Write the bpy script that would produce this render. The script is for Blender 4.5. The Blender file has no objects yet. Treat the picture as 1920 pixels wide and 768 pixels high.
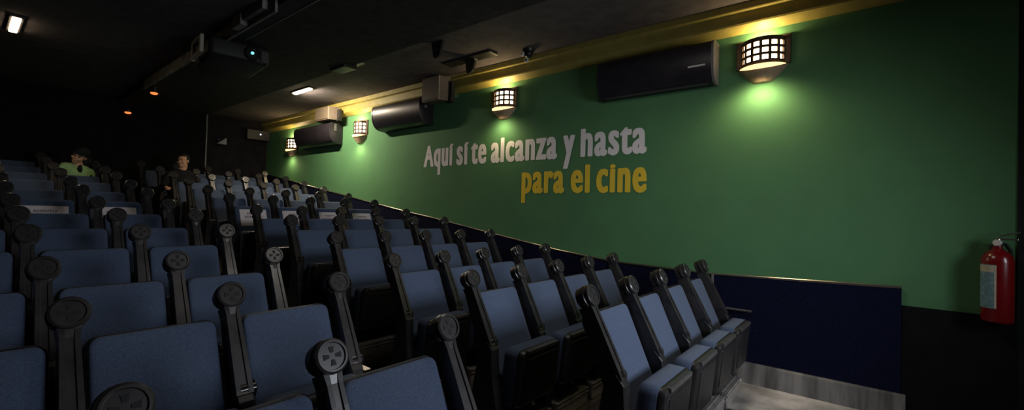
import bpy, bmesh, math, random
from mathutils import Vector, Matrix
from mathutils.geometry import convex_hull_2d, delaunay_2d_cdt
random.seed(4)
PI = math.pi
sc = bpy.context.scene
COL = sc.collection
Z0 = 1.6                      # eye height above the lowest tier
WX = 4.849                    # plane of the green wall

# ------------------------------------------------------------------ materials
def mat(name, col, rough=.6, metal=0, noise=0, nscale=40, bump=0, bscale=200, emit=None, estr=0, spec=.5, sheen=0, stretch=None, coat=0):
    m = bpy.data.materials.new(name); m.use_nodes = True
    nt = m.node_tree; b = nt.nodes['Principled BSDF']
    b.inputs['Base Color'].default_value = (*col, 1)
    b.inputs['Roughness'].default_value = rough
    b.inputs['Metallic'].default_value = metal
    b.inputs['Specular IOR Level'].default_value = spec
    if sheen: b.inputs['Sheen Weight'].default_value = sheen
    if coat: b.inputs['Coat Weight'].default_value = coat
    if emit:
        b.inputs['Emission Color'].default_value = (*emit, 1)
        b.inputs['Emission Strength'].default_value = estr
    if noise or bump:
        tc = nt.nodes.new('ShaderNodeTexCoord')
        src = tc.outputs['Object']
        if stretch:
            mp = nt.nodes.new('ShaderNodeMapping'); mp.inputs['Scale'].default_value = stretch
            nt.links.new(src, mp.inputs['Vector']); src = mp.outputs['Vector']
    if noise:
        n = nt.nodes.new('ShaderNodeTexNoise'); n.inputs['Scale'].default_value = nscale; n.inputs['Detail'].default_value = 5
        nt.links.new(src, n.inputs['Vector'])
        r = nt.nodes.new('ShaderNodeMapRange')
        r.inputs['From Min'].default_value = .3; r.inputs['From Max'].default_value = .7
        r.inputs['To Min'].default_value = 1 - noise; r.inputs['To Max'].default_value = 1 + noise
        nt.links.new(n.outputs['Fac'], r.inputs['Value'])
        mx = nt.nodes.new('ShaderNodeVectorMath'); mx.operation = 'SCALE'
        mx.inputs[0].default_value = col
        nt.links.new(r.outputs['Result'], mx.inputs['Scale'])
        nt.links.new(mx.outputs['Vector'], b.inputs['Base Color'])
    if bump:
        n2 = nt.nodes.new('ShaderNodeTexNoise'); n2.inputs['Scale'].default_value = bscale; n2.inputs['Detail'].default_value = 3
        nt.links.new(src, n2.inputs['Vector'])
        bp = nt.nodes.new('ShaderNodeBump'); bp.inputs['Strength'].default_value = bump; bp.inputs['Distance'].default_value = .01
        nt.links.new(n2.outputs['Fac'], bp.inputs['Height']); nt.links.new(bp.outputs['Normal'], b.inputs['Normal'])
    return m

M = {}
M['fabric'] = mat('blue_seat_fabric', (.076, .104, .170), .95, noise=.22, nscale=160, bump=.35, bscale=350, spec=.1, sheen=.15)
M['plastic'] = mat('black_seat_plastic', (.018, .0165, .0165), .42, noise=.25, nscale=12, bump=.05, bscale=300)
M['plastic_post'] = mat('charcoal_post_plastic', (.034, .031, .031), .30, noise=.3, nscale=18, bump=.012, bscale=260)
M['slot'] = mat('dark_slot', (.004, .004, .004), .7, noise=.1, nscale=40)
M['rim'] = mat('grey_plastic_rim', (.075, .07, .07), .3, noise=.2, nscale=30)
M['joint'] = mat('glossy_black_joint', (.012, .011, .012), .18, noise=.2, nscale=30)
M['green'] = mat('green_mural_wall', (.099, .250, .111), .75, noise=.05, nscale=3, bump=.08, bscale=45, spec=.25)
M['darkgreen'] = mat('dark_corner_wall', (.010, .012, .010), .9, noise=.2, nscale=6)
M['yellow'] = mat('ochre_cornice_paint', (.36, .30, .075), .55, noise=.12, nscale=9, bump=.05, bscale=60)
M['black'] = mat('black_wall_cloth', (.008, .0075, .0085), .95, noise=.3, nscale=7, bump=.1, bscale=120, spec=.2)
M['backwall'] = mat('charcoal_rear_wall', (.02, .018, .02), .95, noise=.25, nscale=7, bump=.1, bscale=120, spec=.2)
M['ceil'] = mat('charcoal_ceiling', (.125, .11, .114), .9, noise=.18, nscale=8, bump=.2, bscale=90, spec=.2)
M['beam'] = mat('black_ceiling_beam', (.046, .042, .046), .9, noise=.25, nscale=9, bump=.1, bscale=90, spec=.2)
M['beamside'] = mat('grey_beam_side', (.26, .25, .24), .8, noise=.35, nscale=6, spec=.2)
M['navy'] = mat('navy_wainscot_carpet', (.0062, .0085, .028), .95, noise=.3, nscale=60, bump=.3, bscale=250, spec=.1)
M['carpet'] = mat('grey_stair_carpet', (.055, .05, .05), .97, noise=.3, nscale=70, bump=.4, bscale=260, spec=.1)
M['chrome'] = mat('trim_metal', (.62, .58, .53), .28, 1, noise=.2, nscale=5, stretch=(1, .6, 8))
M['steel'] = mat('floor_metal_painted_sheen', (.58, .555, .53), .26, .7, noise=.6, nscale=3, bump=.08, bscale=20, stretch=(1, 3.2, .35))  # stretched tone streaks paint reflections into the base colour
M['ribs'] = mat('ribbed_floor_metal', (.62, .58, .54), .38, .55, noise=.4, nscale=5, bump=.1, bscale=60)
M['plinth'] = mat('grey_plinth_metal', (.40, .37, .34), .38, .45, noise=.3, nscale=14)
M['nosing'] = mat('step_nosing_metal', (.5, .46, .42), .35, 1, noise=.3, nscale=12)
M['ac'] = mat('black_unit_casing', (.022, .019, .024), .36, noise=.2, nscale=9)
M['acgrey'] = mat('grey_unit_grille', (.17, .155, .145), .55, noise=.3, nscale=70)
M['white'] = mat('white_plastic', (.72, .70, .66), .5, noise=.06, nscale=20)
M['beige'] = mat('beige_speaker_casing', (.135, .105, .072), .6, noise=.15, nscale=20)
M['beigelite'] = mat('beige_trim', (.42, .37, .28), .5, noise=.1, nscale=20)
M['bronze'] = mat('brown_lamp_frame', (.075, .045, .025), .5, .3, noise=.3, nscale=25)
M['plaster'] = mat('plaster_lamp_bowl', (.42, .29, .19), .7, noise=.15, nscale=30, bump=.1, bscale=70)
M['glow'] = mat('warm_lamp_glass', (.9, .8, .6), .4, noise=.03, nscale=8, emit=(1, .78, .46), estr=11)
M['rimglow'] = mat('painted_bowl_glow', (.8, .6, .35), .5, noise=.05, nscale=8, emit=(1, .66, .30), estr=1.7)  # emission stands in for lamp light on the bowl
M['tube'] = mat('ceiling_lamp_diffuser', (.9, .85, .7), .4, noise=.02, nscale=8, emit=(1, .76, .48), estr=17)
M['red'] = mat('orange_signal_lens', (.6, .15, .06), .3, noise=.05, nscale=8, emit=(1, .20, .05), estr=1.6)
M['dot'] = mat('step_light_lens', (.7, .75, .8), .3, noise=.05, nscale=8, emit=(.8, .85, 1), estr=1.6)
M['strip'] = mat('painted_edge_glint', (.8, .7, .55), .4, noise=.05, nscale=8, emit=(1, .8, .55), estr=.42)
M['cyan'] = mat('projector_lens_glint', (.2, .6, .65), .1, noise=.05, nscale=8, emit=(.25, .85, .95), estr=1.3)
M['paper'] = mat('white_paper', (.92, .80, .79), .9, noise=.04, nscale=10)
M['ink'] = mat('grey_ink', (.16, .12, .14), .9, noise=.1, nscale=30)
M['ltext'] = mat('white_mural_lettering', (.95, .91, .91), .8, noise=.03, nscale=9, spec=.2)
M['ytext'] = mat('yellow_mural_lettering', (.93, .66, .06), .8, noise=.05, nscale=9, spec=.2)
M['red_paint'] = mat('red_extinguisher_paint', (.19, .006, .008), .25, noise=.1, nscale=8, coat=.4)
M['lab_blue'] = mat('blue_label_print', (.16, .29, .36), .6, noise=.3, nscale=40)
M['lab_cream'] = mat('cream_label_print', (.52, .48, .38), .6, noise=.12, nscale=40)
M['rubber'] = mat('black_rubber', (.012, .012, .012), .6, noise=.1, nscale=30)
M['skin1'] = mat('tan_skin', (.72, .39, .24), .6, noise=.1, nscale=14)
M['hair'] = mat('black_hair', (.008, .007, .007), .6, noise=.3, nscale=60, bump=.5, bscale=220)
M['jacket'] = mat('black_jacket_cloth', (.0055, .0055, .007), .9, noise=.3, nscale=25, bump=.2, bscale=120)
M['trouser'] = mat('charcoal_trouser_cloth', (.014, .014, .018), .9, noise=.3, nscale=25)
M['lime'] = mat('lime_green_shirt_cloth', (.40, .64, .26), .85, noise=.15, nscale=14, bump=.2, bscale=60)
M['capcloth'] = mat('dark_cap_cloth', (.006, .012, .012), .9, noise=.2, nscale=30)
M['eye'] = mat('dark_eye', (.02, .012, .01), .2, noise=.05, nscale=10)

# ------------------------------------------------------------------ helpers
def link(o, parent=None):
    COL.objects.link(o)
    if parent: o.parent = parent
    return o
def mesh_obj(name, bm, m, parent=None, loc=None, smooth=False, angle=None):
    bm.normal_update()
    bmesh.ops.recalc_face_normals(bm, faces=bm.faces[:])
    me = bpy.data.meshes.new(name); bm.to_mesh(me); bm.free()
    for x in (m if isinstance(m, (list, tuple)) else [m]): me.materials.append(x)
    if smooth: me.shade_smooth()
    if angle is not None: me.set_sharp_from_angle(angle=angle)
    o = bpy.data.objects.new(name, me)
    if loc: o.location = loc
    return link(o, parent)
def tag(o, label, cat, group=None, kind=None):
    o['label'] = label; o['category'] = cat
    if group: o['group'] = group
    if kind: o['kind'] = kind
    return o
def empty(name, loc, label, cat, group=None, rz=0):
    o = bpy.data.objects.new(name, None); o.location = loc; o.rotation_euler = (0, 0, rz); o.empty_display_size = .1
    link(o); return tag(o, label, cat, group)
def struct(name, bm, m, parent=None, **k):
    o = mesh_obj(name, bm, m, parent, **k)
    if not parent: o['kind'] = 'structure'
    return o
def add_box(bm, lo, hi, bevel=0, mi=0, seg=2):
    r = bmesh.ops.create_cube(bm, size=1)
    vs = r['verts']
    for v in vs:
        v.co = Vector([lo[i] + (v.co[i] + .5) * (hi[i] - lo[i]) for i in range(3)])
    fs = list({f for v in vs for f in v.link_faces})
    for f in fs: f.material_index = mi
    if bevel:
        es = list({e for v in vs for e in v.link_edges})
        rr = bmesh.ops.bevel(bm, geom=es, offset=bevel, segments=seg, profile=.5, affect='EDGES')
        for f in rr['faces']: f.material_index = mi
def loft(bm, rings, cap=True, mi=0, closed=True):
    vr = [[bm.verts.new(p) for p in r] for r in rings]
    n = len(vr[0])
    for a, b in zip(vr, vr[1:]):
        for i in range(n if closed else n - 1):
            j = (i + 1) % n
            f = bm.faces.new((a[i], a[j], b[j], b[i])); f.material_index = mi
    if cap:
        for r in (vr[0], vr[-1]):
            f = bm.faces.new(r); f.material_index = mi
    return vr
def rrect(x0, x1, y0, y1, r, n=5):
    pts = []
    for cx, cy, a0 in ((x1 - r, y1 - r, 0), (x0 + r, y1 - r, 90), (x0 + r, y0 + r, 180), (x1 - r, y0 + r, 270)):
        for k in range(n + 1):
            a = math.radians(a0 + 90 * k / n); pts.append((cx + r * math.cos(a), cy + r * math.sin(a)))
    return pts
def inset_rect(x0, x1, y0, y1, r, d):
    return rrect(x0 + d, x1 - d, y0 + d, y1 - d, max(r - d, .004))
def add_cyl(bm, a, b, ra, rb=None, n=20, mi=0, cap=True):
    a, b = Vector(a), Vector(b); rb = ra if rb is None else rb
    w = (b - a).normalized(); u = w.orthogonal().normalized(); v = w.cross(u)
    R = lambda c, r: [c + u * (r * math.cos(2 * PI * k / n)) + v * (r * math.sin(2 * PI * k / n)) for k in range(n)]
    loft(bm, [R(a, ra), R(b, rb)], cap, mi)
def add_rev(bm, a, w, prof, n=24, mi=0):
    """profile = [(distance along axis, radius)...]"""
    a, w = Vector(a), Vector(w).normalized(); u = w.orthogonal().normalized(); v = w.cross(u)
    rings = [[a + w * d + u * (r * math.cos(2 * PI * k / n)) + v * (r * math.sin(2 * PI * k / n)) for k in range(n)] for d, r in prof]
    loft(bm, rings, True, mi)
def add_sphere(bm, c, r, s=(1, 1, 1), mi=0, seg=16):
    q = bmesh.ops.create_uvsphere(bm, u_segments=seg, v_segments=max(6, seg // 2 + 2), radius=r)
    for v in q['verts']: v.co = Vector((v.co.x * s[0], v.co.y * s[1], v.co.z * s[2])) + Vector(c)
    for f in {f for v in q['verts'] for f in v.link_faces}: f.material_index = mi
def prism(bm, pts, x0, x1, mi=0, axis='x'):
    f3 = (lambda x, p: (x, p[0], p[1])) if axis == 'x' else (lambda x, p: (p[0], x, p[1]))
    loft(bm, [[f3(x0, p) for p in pts], [f3(x1, p) for p in pts]], True, mi)
def copy_tree(o, parent=None):
    c = o.copy(); COL.objects.link(c)
    if parent: c.parent = parent
    for ch in [x for x in KIDS.get(o.name, [])]:
        copy_tree(ch, c)
    return c
KIDS = {}
def index_kids():
    KIDS.clear()
    for o in bpy.data.objects:
        if o.parent: KIDS.setdefault(o.parent.name, []).append(o)

# ------------------------------------------------------------------ measured plan
S = .85
YR = [S * v for v in (1.462, 2.558, 3.616, 4.688, 5.768, 6.829, 7.863, 8.847, 9.892, 10.847, 11.85, 12.85)]
HR = [S * v - 1.1 + Z0 for v in (-.551, -.567, -.507, -.345, -.181, -.059, .112, .2525, .415, .564, .72, .87)]
YC = [S * v for v in (1.7686, 2.862, 3.875, 4.93, 5.85, 6.88, 7.9, 8.88, 9.92, 10.87, 11.87, 12.87)]
HC = [S * v - 1.1 + Z0 for v in (-.633, -.524, -.421, -.266, -.14, -.02, .13, .27, .43, .57, .72, .87)]
XR = [2.271, 2.832, 3.384, 3.952]; XR_END = 4.505
XC = [-.84, -.279, .282, .843]; XC_END = 1.404
HR[1] = HR[0] - .006
YB = 11.93                 # rear wall
YF = -.25                  # front edge of the lowest tier
CEIL = 2.10 + Z0

# ------------------------------------------------------------------ setting
# stepped floor: right block, aisle with half steps, centre block
bm = bmesh.new()
def tier_edges(Y): return [YF] + [y - .42 for y in Y[1:]] + [YB]
ER, EC = tier_edges(YR), tier_edges(YC)
for i in range(12):
    add_box(bm, (2.19, ER[i], -.7), (WX, ER[i + 1], HR[i]))
    add_box(bm, (-5.5, EC[i], -.7), (1.47, EC[i + 1], HC[i]))
    h0 = HR[i] if i < 2 else (HR[i] + HR[i - 1]) / 2
    ym = (ER[i] + ER[i + 1]) / 2
    add_box(bm, (1.47, ER[i], -.7), (2.19, ym, h0))
    add_box(bm, (1.47, ym, -.7), (2.19, ER[i + 1], HR[i]))
add_box(bm, (-5.5, -4.2, -.7), (WX, YF, -.25))
struct('floor', bm, M['carpet'])
# metal nosings on the step edges (each one a trim of its own)
tn = 1
for i in range(1, 12):
    for x0, x1, y, h in ((2.19, 4.55, ER[i], HR[i]), (1.47, 2.19, ER[i], (HR[i] + HR[i - 1]) / 2 if i > 1 else HR[i]), (1.47, 2.19, (ER[i] + ER[i + 1]) / 2, HR[i]), (-3.0, 1.47, EC[i], HC[i])):
        bm = bmesh.new()
        add_box(bm, (x0, y - .006, h - .075), (x1, y + .055, h + .006), .003)
        add_box(bm, (x0, y - .012, h - .03), (x1, y, h - .018), .002)
        add_box(bm, (x0, y - .012, h - .062), (x1, y, h - .05), .002)
        struct('trim_%d' % tn, bm, M['nosing']); tn += 1
# bright metal plate and upstand of the front walkway
bm = bmesh.new()
add_box(bm, (4.03, YF, HR[0]), (WX - .10, .96, HR[0] + .008))
k = 0
while k * .022 < .66:
    x = 4.06 + k * .022
    add_box(bm, (x, YF + .03, HR[0] + .008), (x + .011, .93, HR[0] + .0125), .002, seg=1)
    k += 1
o = mesh_obj('floor_plate', bm, M['ribs']); tag(o, 'ribbed metal floor plate beside the front row under the navy wall panel', 'floor plate')
bm = bmesh.new()
prism(bm, [(WX - .115, HR[0] + .008), (WX - .06, HR[0] + .175), (WX - .06, HR[0] + .195), (WX - .045, HR[0] + .195), (WX - .045, HR[0] + .008)], YF - .005, 1.02, axis='y')
o = mesh_obj('metal_kickplate', bm, M['steel']); tag(o, 'shiny metal kickplate with painted reflection streaks along the foot of the navy wall panel', 'kickplate')
bm = bmesh.new()
add_box(bm, (4.56, .93, HR[0] + .006), (WX - .115, .985, HR[0] + .045), .008)
o = mesh_obj('metal_threshold', bm, M['steel']); tag(o, 'narrow shiny metal threshold bar at the row end of the ribbed floor plate', 'threshold')

# walls
bm = bmesh.new(); add_box(bm, (WX, -.86, -.7), (WX + .2, YB + .2, CEIL + .1)); struct('wall_right', bm, M['green'])
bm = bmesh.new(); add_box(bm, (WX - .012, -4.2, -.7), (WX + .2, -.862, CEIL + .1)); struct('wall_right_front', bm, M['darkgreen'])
bm = bmesh.new(); add_box(bm, (-5.7, YB, -.7), (WX + .2, YB + .2, CEIL + .1)); struct('wall_back', bm, M['backwall'])
bm = bmesh.new(); add_box(bm, (-5.7, YB - .34, 0), (3.42, YB, CEIL)); struct('wall_booth', bm, M['black'])
bm = bmesh.new(); add_box(bm, (3.42, YB - .345, 1.6), (3.445, YB - .0, CEIL)); struct('trim_%d' % tn, bm, M['beamside']); tn += 1
bm = bmesh.new(); add_box(bm, (-5.7, -4.2, -.7), (-5.5, YB, CEIL + .1)); struct('wall_left', bm, M['black'])
bm = bmesh.new(); add_box(bm, (-5.7, -4.4, -.7), (WX + .2, -4.2, CEIL + .1)); struct('wall_front', bm, M['black'])
bm = bmesh.new(); add_box(bm, (-5.7, -4.4, CEIL), (WX + .2, YB + .2, CEIL + .2)); struct('ceiling', bm, M['ceil'])
# dropped beam above the aisle
bm = bmesh.new(); add_box(bm, (1.93, -4.2, CEIL - .10), (3.39, YB - .34, CEIL + .02)); struct('ceiling_beam', bm, M['beam'])
bm = bmesh.new(); add_box(bm, (1.90, 4.6, CEIL - .17), (1.928, 9.6, CEIL), .004); struct('trim_%d' % tn, bm, M['beamside']); tn += 1
bm = bmesh.new(); add_box(bm, (3.39, .2, CEIL - .012), (3.402, 10.5, CEIL + .01)); struct('trim_%d' % tn, bm, M['beamside']); tn += 1
bm = bmesh.new(); add_box(bm, (2.10, 1.0, CEIL - .106), (2.112, 5.9, CEIL - .09)); struct('trim_%d' % tn, bm, M['beamside']); tn += 1
# black ceiling left of the beam
bm = bmesh.new(); add_box(bm, (-5.5, -4.2, CEIL - .02), (1.90, YB - .34, CEIL + .02)); struct('ceiling_left', bm, M['ceil'])
# cornice: slanted cove, face, ledge, top band
bm = bmesh.new()
prof = [(WX + .01, Z0 + 1.845), (WX - .015, Z0 + 1.845), (WX - .045, Z0 + 1.862), (WX - .085, Z0 + 1.885), (WX - .105, Z0 + 1.90), (WX - .11, Z0 + 1.915),
        (WX - .11, Z0 + 2.012), (WX - .118, Z0 + 2.022), (WX - .15, Z0 + 2.026), (WX - .155, Z0 + 2.036), (WX - .155, CEIL + .01), (WX + .01, CEIL + .01)]
prism(bm, prof, -.86, YB, axis='y'); struct('trim_%d' % tn, bm, M['yellow']); tn += 1
# navy wainscot following the rake
PL = [(-.226, -.51), (1.23, -.557), (2.3, -.53), (3.1, -.45), (4.27, -.282), (5.57, -.097), (6.04, -.04), (7.26, .135), (YB, .826)]
def poly_strip(bm, x0, x1, lo_off, hi_off, pts):
    rings = []
    for y, z in pts:
        lo = -.6 if lo_off is None else z + Z0 + lo_off
        rings.append([(x0, y, lo), (x1, y, lo), (x1, y, z + Z0 + hi_off), (x0, y, z + Z0 + hi_off)])
    loft(bm, rings)
bm = bmesh.new(); poly_strip(bm, WX - .045, WX + .01, None, -.012, PL[:2]); struct('wall_panel_front', bm, M['navy'])
bm = bmesh.new(); poly_strip(bm, WX - .045, WX + .01, None, -.012, [(1.235, -.557)] + PL[2:]); struct('wall_panel_rear', bm, M['navy'])
bm = bmesh.new(); loft(bm, [[(WX - .046 + .013 * math.cos(2 * PI * k / 12), y, z + Z0 - .008 + .013 * math.sin(2 * PI * k / 12)) for k in range(12)] for y, z in PL]); struct('trim_%d' % tn, bm, M['chrome']); tn += 1
bm = bmesh.new(); add_box(bm, (WX - .062, 1.205, .62), (WX - .04, 1.226, Z0 - .562), .003); struct('trim_%d' % tn, bm, M['acgrey']); tn += 1
bm = bmesh.new(); add_box(bm, (WX - .062, 2.27, .5), (WX - .04, 2.36, Z0 - .535), .004); struct('trim_%d' % tn, bm, M['backwall']); tn += 1
bm = bmesh.new(); add_box(bm, (WX - .02, -.86, -.7), (WX + .01, -.23, Z0 - .668)); struct('wall_panel_low', bm, M['black'])
# grab rail on the navy panel by the last seat of the front row
r = empty('grab_rail', (WX - .06, 1.02, Z0 - .88), 'short dark horizontal grab rail on navy wall panel by the front row', 'rail')
bm = bmesh.new(); add_cyl(bm, (-.03, -.17, 0), (-.03, .12, .0), .012); mesh_obj('bar', bm, M['rim'], r, smooth=True, angle=.6)
for yy in (-.13, .08):
    bm = bmesh.new(); add_cyl(bm, (-.03, yy, 0), (.02, yy, 0), .008, n=10); mesh_obj('bracket', bm, M['plastic'], r)

# ------------------------------------------------------------------ cinema seat
LEAN = math.radians(24)
U = Vector((0, math.sin(LEAN), math.cos(LEAN))); N = Vector((0, math.cos(LEAN), -math.sin(LEAN)))   # up along the back, backwards
def lean_panel(bm, x0, x1, s0, s1, r, t0, t1, crown, P0):
    """rounded slab; t0 front (towards viewer), t1 rear"""
    def ring(d, t): return [Vector((p[0], 0, 0)) + P0 + U * p[1] + N * t for p in inset_rect(x0, x1, s0, s1, r, d)]
    e = crown
    loft(bm, [ring(.006, t1), ring(0, t1 - .006), ring(0, t0 + e), ring(e * .3, t0 + e * .35), ring(e, t0 + e * .08), ring(e * 2.4, t0)])
P_TOP = Vector((0, -.012, 1.0))
def post(parent, x):
    # leaning column from the arm joint up to the nozzle head
    bm = bmesh.new()
    a, b = Vector((x, -.185, .665)), Vector((x, .0, 1.045))
    w = (b - a).normalized(); f = Vector((1, 0, 0)); g = w.cross(f)
    def ring(c, hw, hd, gr=0): 
        pts = [(-hw, -hd), (-hw * .45, -hd), (-hw * .38, -hd + gr), (hw * .38, -hd + gr), (hw * .45, -hd), (hw, -hd), (hw, hd), (-hw, hd)]
        return [c + f * p[0] - g * (-p[1]) for p in pts]
    # g points forward-up or back; keep groove on the front
    if g.y < 0: g = -g
    rings = [ring(a, .036, .055, 0), ring(a + w * .02, .036, .055, .008), ring(a + w * .15, .034, .052, .008), ring(a + w * .30, .031, .047, .008), ring(a + w * .38, .030, .043, .006), ring(b, .036, .042, 0)]
    loft(bm, rings)
    p = mesh_obj('side_post', bm, M['plastic_post'], parent)
    # nozzle head: drum facing the screen with four slots
    bm = bmesh.new()
    c = Vector((x, .002, 1.10)); ax = -N
    prof = [(-.050, .040), (-.050, .052), (-.044, .060), (-.012, .060), (-.008, .0655), (.010, .0655), (.015, .057), (.020, .057), (.024, .0625), (.038, .0625), (.044, .055), (.044, .048), (.037, .046)]
    add_rev(bm, c, ax, prof, 28)
    for k in range(4):
        d = (U * math.cos(k * PI / 2) + Vector((1, 0, 0)) * math.sin(k * PI / 2)); e = ax.cross(d)
        q = c + ax * .0375
        R = [[q + d * (.012) + e * .0055, q + d * .033 + e * .010, q + d * .033 - e * .010, q + d * .012 - e * .0055]]
        R.append([v + ax * .0016 for v in R[0]])
        loft(bm, R, True, 1)
    mesh_obj('nozzle_head', bm, [M['plastic_post'], M['slot']], p, smooth=True, angle=.5)
    bm = bmesh.new()
    add_cyl(bm, (x - .036, -.185, .69), (x + .05, -.185, .69), .042, n=20)
    add_cyl(bm, (x + .05, -.185, .69), (x + .062, -.185, .69), .036, .022, n=20)
    mesh_obj('arm_joint', bm, M['joint'], p, smooth=True, angle=.6)
    # stanchion below the joint
    bm = bmesh.new()
    pf = [(-.135, .70), (-.205, .715), (-.25, .66), (-.262, .47), (-.30, .30), (-.325, .10), (-.335, .0), (.04, .0), (.02, .10), (-.06, .30), (-.10, .50)]
    rin = lambda xx, d: [(xx, p_[0] + (d if p_[0] < -.15 else -d), p_[1]) for p_ in pf]
    loft(bm, [rin(x - .038, .008), rin(x - .03, 0), rin(x + .03, 0), rin(x + .038, .008)])
    mesh_obj('stanchion', bm, M['plastic'], parent)
def make_seat(tipped=True, ends=False):
    t = empty('cinema_seat', (0, 0, 0), 'x', 'seat', 'x')
    bm = bmesh.new(); lean_panel(bm, .058, .503, -.60, 0, .04, 0, .07, .014, P_TOP); mesh_obj('backrest', bm, M['fabric'], t, smooth=True, angle=.9)
    bm = bmesh.new(); lean_panel(bm, .048, .513, -.62, .012, .045, .035, .10, .006, P_TOP); mesh_obj('backrest_shell', bm, M['plastic'], t, smooth=True, angle=.7)
    # tip-up cushion (blue) with its black underside shell towards the screen
    bm = bmesh.new(); bs = bmesh.new()
    if tipped:
        def rg(d, y, x0=.040, x1=.522, z0=.275, z1=.672): return [(p[0], y + (.66 - p[1]) * .10, p[1]) for p in inset_rect(x0, x1, z0, z1, .05, d)]
        loft(bm, [rg(.03, -.285), rg(.008, -.291), rg(0, -.305), rg(0, -.395), rg(.004, -.402)])
        loft(bs, [rg(.003, -.400), rg(.003, -.416), rg(.014, -.436), rg(.03, -.444)])
        loft(bs, [rg(.06, -.442), rg(.064, -.450), rg(.085, -.452)])
    else:
        def rg(d, z): return [(p[0], p[1], z) for p in inset_rect(.056, .505, -.66, -.24, .05, d)]
        loft(bm, [rg(0, .43), rg(0, .51), rg(.012, .528), rg(.04, .535)])
        loft(bs, [rg(.03, .385), rg(.01, .395), rg(.0, .43)])
    c = mesh_obj('seat_cushion', bm, M['fabric'], t, smooth=True, angle=.8)
    mesh_obj('seat_shell', bs, M['plastic'], t, smooth=True, angle=.6)
    if tipped:
        # cap strip along the top edge of the folded shell
        bm = bmesh.new(); add_box(bm, (.10, -.452, .640), (.46, -.405, .668), .006); mesh_obj('front_cap', bm, M['rim'], t)
    bm = bmesh.new(); add_box(bm, (.10, -.24, .14), (.46, .02, .30), .02); add_box(bm, (.14, -.22, .3), (.42, -.06, .42), .02); mesh_obj('pedestal', bm, M['plastic'], t)
    bm = bmesh.new(); add_box(bm, (.042, -.36, 0), (.519, .06, .14), .006)
    for zz in (.128, .098): add_box(bm, (.042, -.368, zz), (.519, -.358, zz + .012), .003)
    for yy in (-.33, -.29, -.25, -.21): add_box(bm, (.05, yy, .139), (.511, yy + .016, .144), .002)
    mesh_obj('base_plinth', bm, M['plinth'], t)
    post(t, 0)
    if ends: post(t, .561)
    return t
protos = {}
ORD = ['front', 'second', 'third', 'fourth', 'fifth', 'sixth', 'seventh', 'eighth', 'ninth', 'tenth', 'eleventh', 'last']
def row_name(i): return ('front row' if i == 0 else 'last row' if i == 11 else ORD[i] + ' row from the front')
made = {}
def place_seat(key, x, y, h, label, group):
    if key not in protos:
        protos[key] = make_seat(*key); index_kids(); o = protos[key]
    else:
        o = copy_tree(protos[key])
    o.location = (x, y, h); o['label'] = label; o['group'] = group
    return o
MAN = (10, 'r', 0); WOMAN = (10, 'c', 3)
PR = ['aisle seat', 'second seat from aisle', 'third seat from aisle', 'wall-end seat']
PC = ['fourth seat from aisle', 'third seat from aisle', 'second seat from aisle', 'aisle seat']
for i in range(12):
    for j in range(4):
        sx = -.10 if i == 11 else 0
        occ = (i, 'r', j) == MAN
        extra = ', occupied' if occ else ''
        place_seat((not occ, j == 3), XR[j] + sx, YR[i], HR[i], 'blue cinema seat in right block, %s, %s%s' % (row_name(i), PR[j], extra), 'right block, ' + row_name(i))
    for j in range(4):
        if j == 0 and i < 5: continue          # outside the frame
        if j < 2 and i == 0: continue
        occ = (i, 'c', j) == WOMAN
        extra = ', occupied' if occ else ''
        place_seat((not occ, j == 3), XC[j], YC[i], HC[i], 'blue cinema seat in left block, %s, %s%s' % (row_name(i), PC[j], extra), 'left block, ' + row_name(i))

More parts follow.
